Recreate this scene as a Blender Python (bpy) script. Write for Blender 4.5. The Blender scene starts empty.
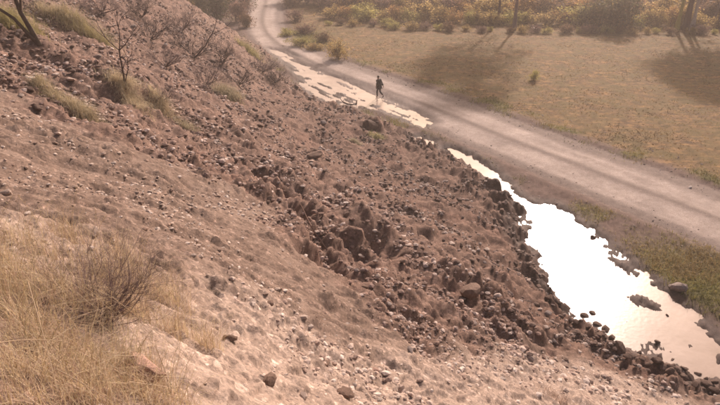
import bpy, math, random
import numpy as np
from mathutils import Vector, Matrix

SC = bpy.context.scene
COL = SC.collection
R = math.radians

# ------------------------------------------------------------------ camera
CAM_H, PITCH, FPX = 14.0, R(26.0), 620.0          # metres above the road, down-tilt, focal length in photo pixels
cam = bpy.data.cameras.new('camera')
cam.sensor_width = 36.0
cam.lens = 36.0 * FPX / 720.0
cam.clip_start, cam.clip_end = 0.05, 4000
camo = bpy.data.objects.new('camera', cam)
COL.objects.link(camo)
camo.location = (0, 0, CAM_H)
camo.rotation_euler = (R(90) - PITCH, 0, 0)
SC.camera = camo

# ------------------------------------------------------------------ sky, sun, exposure
SUN_AZ, SUN_EL = R(20.8), R(27.6)                 # azimuth to the right of +Y
world = bpy.data.worlds.new('World')
SC.world = world
world.use_nodes = True
wn = world.node_tree.nodes
bg = wn['Background']
sky = wn.new('ShaderNodeTexSky')
sky.sky_type = 'NISHITA'
sky.sun_disc = False
sky.sun_elevation = SUN_EL
sky.sun_rotation = SUN_AZ
sky.air_density = 1.0
sky.dust_density = 5.0
sky.ozone_density = 0.3
warm = wn.new('ShaderNodeMix'); warm.data_type = 'RGBA'; warm.blend_type = 'MULTIPLY'      # dusty late-autumn air
warm.inputs[0].default_value = 1.0; warm.inputs[7].default_value = (1.0, 0.865, 0.80, 1)
world.node_tree.links.new(sky.outputs[0], warm.inputs[6])
world.node_tree.links.new(warm.outputs[2], bg.inputs[0])
bg.inputs[1].default_value = 0.095
sl = bpy.data.lights.new('sun', 'SUN')
sl.energy = 3.6
sl.angle = R(1.6)
sl.color = (1.0, 0.84, 0.755)
so = bpy.data.objects.new('sun', sl)
COL.objects.link(so)
sdir = Vector((math.sin(SUN_AZ) * math.cos(SUN_EL), math.cos(SUN_AZ) * math.cos(SUN_EL), math.sin(SUN_EL)))
so.rotation_euler = sdir.to_track_quat('Z', 'Y').to_euler()
so.location = (40, 90, 60)
SC.view_settings.view_transform = 'Standard'
SC.view_settings.look = 'None'
SC.view_settings.gamma = 1.0
SC.view_settings.use_curve_mapping = False
SC.view_settings.exposure = 0.79
SC.render.engine = 'CYCLES'
SC.cycles.use_denoising = True
SC.cycles.max_bounces = 6
SC.cycles.diffuse_bounces = 3
SC.cycles.glossy_bounces = 2
SC.cycles.transmission_bounces = 3
SC.cycles.volume_bounces = 0
SC.cycles.sample_clamp_indirect = 6
SC.cycles.filter_width = 1.65

# ------------------------------------------------------------------ numeric helpers
rng = np.random.default_rng(7)
random.seed(7)
_ct = np.cos(np.arange(256) * 2 * np.pi / 256)
_st = np.sin(np.arange(256) * 2 * np.pi / 256)

def _hash(ix, iy, seed):
    h = (ix.astype(np.int64) * 374761393 + iy.astype(np.int64) * 668265263 + seed * 974711) & 0xffffffff
    h = ((h ^ (h >> 13)) * 1274126177) & 0xffffffff
    return (h ^ (h >> 16)) & 0xffffffff

def perlin(x, y, seed=0):
    xi = np.floor(x); yi = np.floor(y)
    fx = x - xi; fy = y - yi
    xi = xi.astype(np.int64); yi = yi.astype(np.int64)
    ux = fx * fx * fx * (fx * (fx * 6 - 15) + 10); uy = fy * fy * fy * (fy * (fy * 6 - 15) + 10)
    def g(ox, oy):
        k = (_hash(xi + ox, yi + oy, seed) & 255).astype(np.int64)
        return _ct[k] * (fx - ox) + _st[k] * (fy - oy)
    a = g(0, 0); b = g(1, 0); c = g(0, 1); d = g(1, 1)
    return ((a + (b - a) * ux) * (1 - uy) + (c + (d - c) * ux) * uy) * 1.5

def fbm(x, y, octv=4, seed=0, gain=0.5, lac=2.03):
    s = np.zeros_like(x); a = 1.0; f = 1.0; n = 0.0
    for i in range(octv):
        s += a * perlin(x * f + 13.7 * i, y * f - 7.1 * i, seed + i); n += a
        a *= gain; f *= lac
    return s / n

def cells(x, y, seed=0):
    """distance to the nearest jittered point and that point's random value"""
    xi = np.floor(x).astype(np.int64); yi = np.floor(y).astype(np.int64)
    best = np.full(x.shape, 9.0); val = np.zeros_like(x)
    for ox in (-1, 0, 1):
        for oy in (-1, 0, 1):
            h = _hash(xi + ox, yi + oy, seed)
            px = xi + ox + (h & 1023) / 1023.0; py = yi + oy + ((h >> 10) & 1023) / 1023.0
            d = (x - px) ** 2 + (y - py) ** 2
            m = d < best
            best = np.where(m, d, best); val = np.where(m, ((h >> 20) & 1023) / 1023.0, val)
    return np.sqrt(best), val

def sstep(a, b, x):
    t = np.clip((x - a) / (b - a), 0, 1)
    return t * t * (3 - 2 * t)

def poly_sd(x, y, P):
    """signed distance to polygon P, negative inside"""
    P = np.asarray(P); Q = np.roll(P, -1, axis=0)
    best = np.full(x.shape, 1e9); ins = np.zeros(x.shape, bool)
    for (ax, ay), (bx, by) in zip(P, Q):
        ex, ey = bx - ax, by - ay
        t = np.clip(((x - ax) * ex + (y - ay) * ey) / (ex * ex + ey * ey + 1e-12), 0, 1)
        best = np.minimum(best, (x - ax - t * ex) ** 2 + (y - ay - t * ey) ** 2)
        if ay != by:
            ins ^= ((ay > y) != (by > y)) & (x < (bx - ax) * (y - ay) / (by - ay) + ax)
    return np.sqrt(best) * np.where(ins, -1, 1)

def line_d(x, y, P):
    best = np.full(x.shape, 1e9)
    for (ax, ay), (bx, by) in zip(P[:-1], P[1:]):
        ex, ey = bx - ax, by - ay
        t = np.clip(((x - ax) * ex + (y - ay) * ey) / (ex * ex + ey * ey + 1e-12), 0, 1)
        best = np.minimum(best, (x - ax - t * ex) ** 2 + (y - ay - t * ey) ** 2)
    return np.sqrt(best)

CP, SP = math.cos(PITCH), math.sin(PITCH)
def ray(u, v):
    x = (u - 360.0) / FPX; y = -(v - 202.5) / FPX
    return np.array([x, CP + y * SP, -SP + y * CP])

def flat(u, v, z=0.0):
    """where the sight line of photo pixel (u, v) meets the level z"""
    d = ray(u, v); t = (z - CAM_H) / d[2]
    return d[0] * t, d[1] * t

# ------------------------------------------------------------------ the lie of the land
# (pixel u, pixel v, metres of forward distance): the hillside falls about 33 degrees from the camera's feet to the road
CTRL = [(0,405,1.6),(0,330,2.5),(0,250,4.2),(0,200,6.2),(0,150,9.2),(0,100,14),(0,50,20),(0,0,27),
        (75,0,36),(150,0,46),(200,14,54),(250,45,59),(125,80,22),(200,80,32),(250,80,42),(300,100,45.5),
        (70,110,15),(100,150,11),(200,150,18),(300,150,27),(400,150,34),
        (100,200,7),(200,200,11),(300,200,17),(400,200,23),(480,200,27.5),
        (100,250,4.8),(200,250,7),(300,250,11),(400,250,15.5),(480,250,20.2),
        (100,300,3.2),(200,300,5),(300,300,7.5),(400,300,10.6),(500,300,15.2),
        (200,350,3.8),(300,350,5.2),(400,350,7.5),(500,350,11),(570,350,14.6),
        (100,405,2),(200,405,2.6),(300,405,3.8),(400,405,5.6),(500,405,8.2),(600,405,11),(680,405,13.3)]
TOE = [(720,395),(660,368),(600,345),(565,318),(540,280),(520,235),(510,195),(470,168),(440,150),(392,128),(345,110),(310,97),(290,85),(268,66),(252,47)]
cx, cy, cz = [], [], []
for u, v, Y in CTRL:
    d = ray(u, v); t = Y / d[1]
    cx.append(d[0] * t); cy.append(Y); cz.append(CAM_H + d[2] * t)
toe = np.array([flat(u, v) for u, v in TOE])
toe = np.vstack([[(24, 3), (17, 9.5)], toe, [(-17, 76), (-27, 97), (-45, 130)]])
tan = np.gradient(toe, axis=0); tan /= np.linalg.norm(tan, axis=1)[:, None]
nor = np.stack([tan[:, 1], -tan[:, 0]], 1)
for p, n in zip(toe, nor):
    cx += [p[0], p[0] + 3 * n[0]]; cy += [p[1], p[1] + 3 * n[1]]; cz += [0.05, -1.5]
for p in [(0,0,12.4),(1,-1,12.0),(-1,0.5,12.9),(-1.5,-1,13.4),(-4,-4,15.6),(4,-2,10.2),(8,-4,8),(15,-6,4.5),(-6,3,14.2),(-9,6,14.2),(-11,12,12.8),
          (-18,18,13.5),(-24,32,13),(-26,48,12),(-34,66,12),(-45,90,12),(-20,0,19.5),(-35,20,20),(-50,50,20),(-12,-14,20),(5,-20,14),(20,-25,8),(45,-25,-6),
          (30,30,-8),(45,80,-9),(5,82,-8),(60,10,-12),(0,130,-9),(110,110,-20),(-70,0,26),(-70,120,20),(-90,60,26),(0,-70,24),(-60,-60,30)]:
    cx.append(p[0]); cy.append(p[1]); cz.append(p[2])
cx = np.array(cx); cy = np.array(cy); cz = np.array(cz)
def _phi(r2): return 0.5 * r2 * np.log(r2 + 1e-9)
n_ = len(cx)
A = _phi((cx[:, None] - cx) ** 2 + (cy[:, None] - cy) ** 2) + np.eye(n_) * 0.6
Pm = np.stack([np.ones(n_), cx, cy], 1)
M_ = np.block([[A, Pm], [Pm.T, np.zeros((3, 3))]])
W = np.linalg.solve(M_, np.concatenate([cz, np.zeros(3)]))

def hill0(x, y):
    out = np.empty(x.size); xf = x.ravel(); yf = y.ravel()
    for i in range(0, x.size, 40000):
        a = xf[i:i + 40000]; b = yf[i:i + 40000]
        out[i:i + 40000] = _phi((a[:, None] - cx) ** 2 + (b[:, None] - cy) ** 2) @ W[:n_] + W[n_] + W[n_ + 1] * a + W[n_ + 2] * b
    rr = np.hypot(xf, yf)
    far = sstep(110, 260, rr)
    out = out * (1 - far) + far * np.where(out > 0, np.minimum(out, 22), -5)
    return np.clip(out, -30, 24).reshape(x.shape)

_ts = 1.0 * 1.012 ** np.arange(420)
def march0(u, v):
    """first meeting of a sight line with the smooth hillside or the valley floor"""
    d = ray(u, v); d = d / np.linalg.norm(d)
    z = np.maximum(hill0(d[0] * _ts, d[1] * _ts), 0.0)
    below = np.nonzero(CAM_H + d[2] * _ts < z)[0]
    k = below[0] if len(below) else len(_ts) - 1
    return d[0] * _ts[k], d[1] * _ts[k]
def mpoly(pts): return np.array([march0(u, v) for u, v in pts])

DEBRIS = mpoly([(-30,66),(0,88),(60,122),(110,142),(190,172),(240,187),(285,222),(325,268),(370,305),(425,343),(520,345),(600,364),(690,396),
                (735,402),(725,380),(610,330),(555,270),(530,190),(450,140),(350,100),(300,75),(260,30),(190,-6),(100,-8),(-30,-2)])
PALE = mpoly([(150,292),(205,282),(260,300),(330,342),(420,360),(520,353),(600,370),(690,404),(640,450),(300,460),(130,450),(130,340)])
PALE2 = mpoly([(-20,215),(60,228),(110,248),(60,262),(-20,262)])
BARE = mpoly([(215,208),(260,205),(300,225),(280,235),(220,228)])
CRACK = mpoly([(272,178),(284,188),(300,208),(320,238),(338,262)])
CRACK2 = mpoly([(392,297),(404,309),(416,322)])
RIDGE = mpoly([(286,172),(298,194),(314,222),(332,252)])
NOTCH = mpoly([(266,188),(284,196),(302,214)])
GULLY = [mpoly(p) for p in ([(318,246),(345,268),(360,286)], [(300,160),(340,190),(362,214)], [(425,235),(450,262),(462,280)], [(480,240),(505,275),(520,300)], [(330,290),(380,320),(420,350)])]
RUG = mpoly([(262,180),(300,212),(345,245),(400,268),(450,285),(485,310)])
BUMPS = [(370,128,0.75,0.55),(470,286,0.8,0.32),(452,296,0.6,-0.3),(384,246,1.1,-0.9),(364,222,0.8,0.45),(330,264,0.5,-0.45),(410,262,0.6,0.25),
         (505,285,0.7,0.3),(92,118,0.8,-0.3),(128,90,1.1,0.35),(112,100,0.5,-0.3),(60,22,1.2,0.4),(40,50,1.4,0.3),(40,60,0.9,-0.25),(250,140,0.6,0.3),(313,157,0.5,0.35),
         (230,70,1.6,0.5),(285,90,1.2,0.35),(325,118,0.9,0.3),(75,120,0.6,-0.25),(590,335,0.5,0.25),(610,342,0.45,0.2),(350,318,0.4,-0.2),(425,345,0.45,-0.25)]
BUMPS = [(*march0(u, v), r, a) for u, v, r, a in BUMPS]

# the road's centre line, near to far
ROAD = np.array([(60,-42),(42,-12),(32,5.5),(24,17.5),(18.4,25.6),(13.4,32.8),(9.2,39.0),(5.9,44.2),(2.0,49.8),(-2.9,57.0),(-7.0,64.0),(-10.0,71.5),(-12.0,80),(-13.3,90),(-14.4,101),(-17,125),(-26,165),(-60,240)])
def catmull(P, k=6):
    out = []
    for i in range(len(P) - 1):
        p0 = P[max(i - 1, 0)]; p1 = P[i]; p2 = P[i + 1]; p3 = P[min(i + 2, len(P) - 1)]
        for j in range(k):
            t = j / k
            out.append(0.5 * ((2 * p1) + (-p0 + p2) * t + (2 * p0 - 5 * p1 + 4 * p2 - p3) * t * t + (-p0 + 3 * p1 - 3 * p2 + p3) * t ** 3))
    out.append(P[-1]); return np.array(out)
RC = catmull(ROAD)
def road_off(x, y):
    """signed distance from the centre line: positive on the field side"""
    best = np.full(x.shape, 1e9); sg = np.ones(x.shape)
    for (ax, ay), (bx, by) in zip(RC[:-1], RC[1:]):
        ex, ey = bx - ax, by - ay
        t = np.clip(((x - ax) * ex + (y - ay) * ey) / (ex * ex + ey * ey), 0, 1)
        d = (x - ax - t * ex) ** 2 + (y - ay - t * ey) ** 2
        m = d < best
        best = np.where(m, d, best); sg = np.where(m, np.sign(ex * (y - ay) - ey * (x - ax)), sg)
    return -np.sqrt(best) * sg

PUD = [  # pools, as pixels of the valley floor
    [(722,400),(722,338),(690,312),(655,282),(632,262),(600,236),(575,216),(552,203),(528,200),(512,193),(506,205),(512,235),(528,270),(545,300),(572,325),(600,332),(640,352),(690,378)],
    [(786,440),(760,372),(722,338),(722,400)],
    [(514,192),(530,199),(522,206),(503,194),(486,178),(466,163),(450,155),(440,150.5),(448,147),(472,155.5),(494,170),(508,184)],
    [(408,138),(420,136),(434,141),(432,146),(420,146)],
    [(284,54),(296,60),(318,70),(345,80),(372,91),(398,103),(420,113),(437,123),(424,128),(404,120),(382,111),(352,106),(330,102),(312,96),(300,90),(300,78),(292,70),(280,58)],
    [(268,48),(284,51),(300,58),(290,60),(276,55)],
]
PUD = [np.array([flat(u, v) for u, v in p]) for p in PUD]
ISLES = [(623,268,.55,.10),(612,258,.3,.12),(634,296,.5,.14),(645,301,.5,.12),(661,311,.4,.07),(530,220,.45,.10),(340,94,.7,.14),(352,100,.7,.16),(306,78,.5,.12),(320,86,.5,.06),(655,345,.4,.12),(376,105,.5,.12),(606,285,.2,.1),(645,262,.4,.1),(598,238,.22,.12),(605,245,.26,.13),(613,252,.28,.12),(621,262,.3,.12),(629,267,.3,.12),(637,274,.28,.1),(548,213,.25,.1),(516,205,.4,.1),(520,212,.35,.08),(690,345,.3,.1),(672,350,.25,.1),(655,305,.3,.1)]
ISLES = [(*flat(u, v), r, a) for u, v, r, a in ISLES]
WATER_Z = -0.045

def land(x, y):
    """height and surface masks of the finished ground"""
    h = hill0(x, y)
    onh = sstep(-1.2, 0.3, h)
    w1 = fbm(x * .5, y * .5, 3, 91); w2 = fbm(x * .5, y * .5, 3, 95)
    xw, yw = x + .6 * w1, y + .6 * w2
    deb = 1 - sstep(-.55, .75, poly_sd(xw, yw, DEBRIS) + .9 * fbm(x * .9, y * .9, 4, 97))
    pale = 1 - sstep(-.35, .45, np.minimum(poly_sd(xw, yw, PALE), poly_sd(xw, yw, PALE2)))
    bare = 1 - sstep(-.3, .3, poly_sd(xw, yw, BARE))
    # downhill streak coordinates (the fall line runs to +x, slightly to +y)
    s = x * .9 + y * .43; c = -x * .43 + y * .9
    streak = fbm(s * .35, c * 1.7, 4, 21)
    fine = fbm(x * 6.5, y * 6.5, 4, 31, .62)
    # loose debris: heaps, clods and broken blocks
    big = fbm(x * .42, y * .42, 3, 41)
    mid = fbm(x * 1.15, y * 1.15, 3, 45, .55)
    bil = 1 - np.abs(fbm(x * .8 + 4, y * .8, 3, 51)) * 2.6
    d1, v1 = cells(xw * 2.1, yw * 2.1, 61)
    d2, v2 = cells(x * 5.3 + .4 * w1, y * 5.3, 67)
    d3, v3 = cells(x * 11.7, y * 11.7, 71)
    d4, v4 = cells(x * 27, y * 27, 73)
    clod = np.clip(.7 - d1 + .18 * fine, 0, .42) * sstep(.35, .8, v1) * .36
    stone = np.clip(.62 - d2, 0, .34) * sstep(.3, 1., v2) * .17 * (1 + .5 * np.sin(9 * x + 14 * v2) * np.cos(8 * y + 9 * v2))
    peb = np.clip(.58 - d3, 0, .3) * sstep(.3, 1., v3) * .095
    grit = sstep(.5, .15, d4) * (v4 > .4) * .008
    rg = np.minimum(np.abs(fbm(s * .62 + .3 * w2, c * .95, 3, 53, .4)) * 2.4, 1)
    rg2 = np.minimum(np.abs(fbm(xw * 1.9, yw * 1.9, 3, 57, .45)) * 2.4, 1)
    rug = .5 + .6 * np.exp(-(line_d(x, y, RUG) / 1.6) ** 2)
    hd = .30 * big + rug * (.24 * mid - .10 * sstep(.35, -.25, bil) + .42 * (rg ** 1.2 - .4) + .20 * (rg2 - .4)) + .55 * clod + .8 * stone + .8 * peb + .05 * fine + rug * .06 * fbm(x * 9, y * 9, 3, 33) + .09 * fbm(xw * 3.1, yw * 3.1, 3, 47)
    ter = fbm(s * .9 + w1, c * .8, 3, 171) * 3.2 + s * .55
    ter = (ter - np.floor(ter)); ter = sstep(0, .78, ter) - sstep(.78, 1., ter)
    lane = 1 - np.abs(fbm(s * .22 + 3, c * 1.5, 3, 175)) * 2.4
    sm = .2 * big + .07 * streak + .07 * mid + .11 * ter * sstep(.0, .4, w2) - .05 * sstep(.6, 1., lane) + .7 * stone * (v2 > .75) + .5 * peb * (v3 > .6) + grit + .02 * fine + .035 * fbm(s * .8, c * 3.4, 3, 177) + .02 * np.clip(1 - np.abs(fbm(s * .35, c * 1.3, 3, 179)) * 3, 0, 1)
    cr = .14 * big + .09 * mid + .10 * streak + .05 * ter - .05 * sstep(.2, -.3, fbm(x * 2.6, y * 2.6, 3, 81)) + .8 * stone * (v2 > .7) + .7 * peb + 1.2 * grit + .025 * fine
    smooth = sm * (1 - pale) + cr * pale
    smooth = smooth * (1 - .7 * bare)
    dh = smooth * (1 - deb) + hd * deb
    # near the camera the relief shrinks so no heap stands in the way
    near = sstep(1.0, 6.0, np.hypot(x, y)) * .75 + .25
    dh = dh * near
    scarp = np.zeros_like(x)
    jit = .3 * np.abs(fbm(x * 1.6, y * 1.6, 4, 99))
    def cut(L, wd, amp):
        return amp * np.exp(-((line_d(x, y, L) + jit) / wd) ** 2)
    scarp -= cut(CRACK, .3, .28) + cut(CRACK2, .07, .2) + cut(NOTCH, .35, .5)
    scarp += cut(RIDGE, .12, .2)
    for gl in GULLY: scarp -= cut(gl, .35, .2)
    for bx, by, r, a in BUMPS:
        q = ((x - bx + .6 * r * w1) ** 2 + (y - by + .6 * r * w2) ** 2) / (r * r)
        scarp += a * np.exp(-q ** 1.5)
    hh = h + (dh + scarp) * onh
    # a lumpy front where the slide came to rest
    front = np.exp(-((h - .35) / .5) ** 2) * deb
    hh += front * (.30 * sstep(-.1, .4, mid) + .8 * clod)
    chan = np.minimum(poly_sd(x, y, PUD[2]), poly_sd(x, y, PUD[3])); hh -= 1.2 * sstep(.25, -.2, chan)
    # valley floor
    o = road_off(x, y)
    near_v = np.hypot(x, y)
    hw = 3.2 - .8 * sstep(40, 75, near_v)
    ow = o + .25 * fbm(x * .6, y * .6, 3, 111)
    road = 1 - sstep(hw - .35, hw + .35, np.abs(ow))
    oc = o + .25 + .12 * fbm(x * .12, y * .12, 2, 121); tw = 2.2 - .5 * sstep(40, 75, near_v)
    rut = sstep(tw + .35, tw - .5, np.abs(oc) + .25 * fbm(x * .9, y * .9, 3, 123)) * (1 - np.exp(-(oc / .36) ** 2)) * np.clip(.92 + .5 * fbm((-.55 * x + .83 * y) * .07, o * 1.8, 4, 127), 0, 1)
    crown = .10 * (1 - np.clip(np.abs(o) / 3.2, 0, 1) ** 2)
    vz = .05 * fbm(x * .25, y * .25, 3, 131) + .02 * fbm(x * 1.4, y * 1.4, 3, 135)
    shoulder = np.exp(-((np.abs(o) - hw - .55) / .6) ** 2)
    gravel = .02 * fine + .5 * peb * (v3 > .7)
    vr = crown + .06 - .035 * rut + .012 * fine + .3 * grit
    rough = .05 * mid + .05 * fine + .6 * peb + .25 * stone * (v2 > .75)
    bank = sstep(-hw - .2, -hw - 1.2, o) * sstep(-hw - 7, -hw - 3, o)
    field = sstep(hw + .3, hw + 1.6, o)
    v = vz + road * vr + (1 - road) * (.04 + .09 * shoulder + rough * (1 - field) + field * (.04 + .06 * fine + .05 * fbm(s * .8, c * 3.1, 3, 141)))
    wet = np.zeros_like(x); pool = np.full(x.shape, 9.0)
    sel = (np.abs(o) < 14) & (y > -5) & (y < 80)
    if sel.any():
        xs = xw[sel] * .35 + x[sel] * .65; ys = yw[sel] * .35 + y[sel] * .65
        pd = np.full(xs.shape, 9.0)
        for P in PUD: pd = np.minimum(pd, poly_sd(xs, ys, P))
        pool[sel] = pd
        bed = -.13 + .05 * mid[sel] + .05 * fine[sel]
        for bx, by, r, a in ISLES:
            q = ((x[sel] - bx + .5 * r * w1[sel]) ** 2 + (y[sel] - by + .5 * r * w2[sel]) ** 2) / (r * r)
            bed += a * np.exp(-q) * (.8 + .5 * fine[sel])
        up = sstep(36, 40, y[sel]); al = -.55 * x[sel] + .83 * y[sel]; bed += up * (.035 + .20 * fbm(al * .2, o[sel] * 2.0, 4, 185) + .03 * mid[sel])
        k = sstep(.40 + .4 * up, -.45 - .35 * up, pd + (.5 * mid[sel]) * (1 - .6 * sstep(25, 29, y[sel])) + .26 * fbm(x[sel] * 3.3, y[sel] * 3.3, 3, 181))
        v[sel] = np.maximum(v[sel], WATER_Z + .03 + .03 * np.clip(pd, 0, 2)) * (1 - k) + bed * k
        wet[sel] = sstep(.9, .05, pd)
    kk = .10
    z = np.where(hh - v > kk * 4, hh, np.where(v - hh > kk * 4, v, kk * np.logaddexp(np.clip(hh / kk, -500, 500), np.clip(v / kk, -500, 500))))
    hillm = sstep(-.12, .18, hh - v)
    return dict(z=z, hill=hillm, deb=deb * hillm, pale=pale * hillm, road=road * (1 - hillm), rut=rut, wet=wet, field=field * (1 - hillm), o=o,
                bank=bank * (1 - hillm), pool=pool, hraw=h, far=near_v)

# ------------------------------------------------------------------ one fan-shaped grid for the whole ground, finer near the viewpoint
AZ = np.concatenate([np.arange(-42, 42.01, .12), np.arange(44, 318, 3.0)])
RR = np.concatenate([.5 * 1.0072 ** np.arange(800)])
RR = np.concatenate([RR[RR < 125], 128 * 1.09 ** np.arange(22)])
az2, rr2 = np.meshgrid(np.radians(AZ), RR)
GX = rr2 * np.sin(az2); GY = rr2 * np.cos(az2)
L = land(GX, GY)
GZ = L['z']
_lr = np.log(RR)
def zat(x, y):
    """height of the built ground at (x, y)"""
    x = np.asarray(x, float); y = np.asarray(y, float)
    a = np.degrees(np.arctan2(x, y)); a = np.where(a < AZ[0], a + 360, a)
    fi = np.clip(np.interp(a, AZ, np.arange(len(AZ))), 0, len(AZ) - 1.001); fj = np.clip(np.interp(np.log(np.hypot(x, y) + 1e-9), _lr, np.arange(len(RR))), 0, len(RR) - 1.001)
    i = fi.astype(int); j = fj.astype(int); s = fi - i; t = fj - j
    return (GZ[j, i] * (1 - s) + GZ[j, i + 1] * s) * (1 - t) + (GZ[j + 1, i] * (1 - s) + GZ[j + 1, i + 1] * s) * t
_tm = 1.0 * 1.004 ** np.arange(1230)
def hit(u, v):
    """the point of the built ground under photo pixel (u, v)"""
    d = ray(u, v); d = d / np.linalg.norm(d)
    below = np.nonzero(CAM_H + d[2] * _tm < zat(d[0] * _tm, d[1] * _tm))[0]
    t = _tm[below[0]] if len(below) else _tm[-1]
    x, y = d[0] * t, d[1] * t
    return Vector((x, y, float(zat(x, y))))

# ------------------------------------------------------------------ mesh and material helpers
def tag(o, label=None, cat=None, group=None, kind=None):
    if label: o['label'] = label
    if cat: o['category'] = cat
    if group: o['group'] = group
    if kind: o['kind'] = kind
    return o

def npmesh(name, V, F, smooth=True):
    V = np.asarray(V, np.float32); F = np.asarray(F, np.int32)
    me = bpy.data.meshes.new(name); k = F.shape[1]
    me.vertices.add(len(V)); me.vertices.foreach_set('co', V.ravel())
    me.loops.add(F.size); me.loops.foreach_set('vertex_index', F.ravel())
    me.polygons.add(len(F)); me.polygons.foreach_set('loop_start', np.arange(0, F.size, k, dtype=np.int32))
    me.polygons.foreach_set('use_smooth', np.full(len(F), smooth))
    me.update(calc_edges=True)
    return me

def vcol(me, name, data):
    """per-vertex RGBA or float attribute"""
    data = np.asarray(data, np.float32)
    if data.ndim == 1:
        a = me.attributes.new(name, 'FLOAT', 'POINT'); a.data.foreach_set('value', data)
    else:
        a = me.attributes.new(name, 'FLOAT_COLOR', 'POINT')
        if data.shape[1] == 3: data = np.concatenate([data, np.ones((len(data), 1), np.float32)], 1)
        a.data.foreach_set('color', data.ravel())

def link(name, me, mat=None, parent=None):
    o = bpy.data.objects.new(name, me); COL.objects.link(o)
    if mat and not me.materials: me.materials.append(mat)
    if parent: o.parent = parent
    return o

class NT:
    def __init__(s, name):
        s.m = bpy.data.materials.new(name); s.m.use_nodes = True
        s.t = s.m.node_tree; s.b = s.t.nodes['Principled BSDF']; s.out = s.t.nodes['Material Output']
    def n(s, typ, **kw):
        nd = s.t.nodes.new(typ)
        for k, v in kw.items(): setattr(nd, k, v)
        return nd
    def l(s, a, b): s.t.links.new(a, b)
    def attr(s, name): return s.n('ShaderNodeAttribute', attribute_name=name)
    def noise(s, scale, detail=4, rough=.55, vec=None):
        nd = s.n('ShaderNodeTexNoise'); nd.inputs['Scale'].default_value = scale; nd.inputs['Detail'].default_value = detail; nd.inputs['Roughness'].default_value = rough
        if vec is not None: s.l(vec, nd.inputs['Vector'])
        return nd
    def ramp(s, fac, stops):
        nd = s.n('ShaderNodeValToRGB'); e = nd.color_ramp.elements
        e[0].position, e[0].color = stops[0][0], (*stops[0][1], 1); e[1].position, e[1].color = stops[-1][0], (*stops[-1][1], 1)
        for p, c in stops[1:-1]:
            q = e.new(p); q.color = (*c, 1)
        s.l(fac, nd.inputs[0]); return nd.outputs[0]
    def mix(s, fac, a, b, mode='MIX'):
        nd = s.n('ShaderNodeMix', data_type='RGBA', blend_type=mode)
        for sock, v in ((nd.inputs[0], fac), (nd.inputs[6], a), (nd.inputs[7], b)):
            if isinstance(v, (int, float)): sock.default_value = v
            elif isinstance(v, tuple): sock.default_value = (*v, 1)
            else: s.l(v, sock)
        return nd.outputs[2]
    def math(s, op, a, b=0.0):
        nd = s.n('ShaderNodeMath', operation=op)
        for sock, v in ((nd.inputs[0], a), (nd.inputs[1], b)):
            if isinstance(v, (int, float)): sock.default_value = v
            else: s.l(v, sock)
        return nd.outputs[0]

def mat_simple(name, c1, c2, scale=6, rough=.9, bump=.3, bscale=30, attr=None, spec=.25):
    t = NT(name); geo = t.n('ShaderNodeTexCoord').outputs['Object']
    col = t.ramp(t.noise(scale, 5, .6, geo).outputs[0], [(.3, c1), (.7, c2)])
    if attr: col = t.mix(1.0, col, t.attr(attr).outputs[0], 'MULTIPLY')
    t.l(col, t.b.inputs['Base Color']); t.b.inputs['Roughness'].default_value = rough; t.b.inputs['Specular IOR Level'].default_value = spec
    if bump:
        bp = t.n('ShaderNodeBump'); bp.inputs['Strength'].default_value = bump; bp.inputs['Distance'].default_value = .02
        t.l(t.noise(bscale, 5, .6, geo).outputs[0], bp.inputs['Height']); t.l(bp.outputs[0], t.b.inputs['Normal'])
    return t.m

def mat_leaf(name, attr='tint', trans=.45):
    """thin leaf or blade: its own tint, part of the light passing through"""
    t = NT(name); a = t.attr(attr).outputs[0]
    t.l(a, t.b.inputs['Base Color']); t.b.inputs['Roughness'].default_value = .7; t.b.inputs['Specular IOR Level'].default_value = .2
    tr = t.n('ShaderNodeBsdfTranslucent'); t.l(a, tr.inputs[0])
    mx = t.n('ShaderNodeMixShader'); mx.inputs[0].default_value = trans
    t.l(t.b.outputs[0], mx.inputs[1]); t.l(tr.outputs[0], mx.inputs[2]); t.l(mx.outputs[0], t.out.inputs['Surface'])
    return t.m

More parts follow.
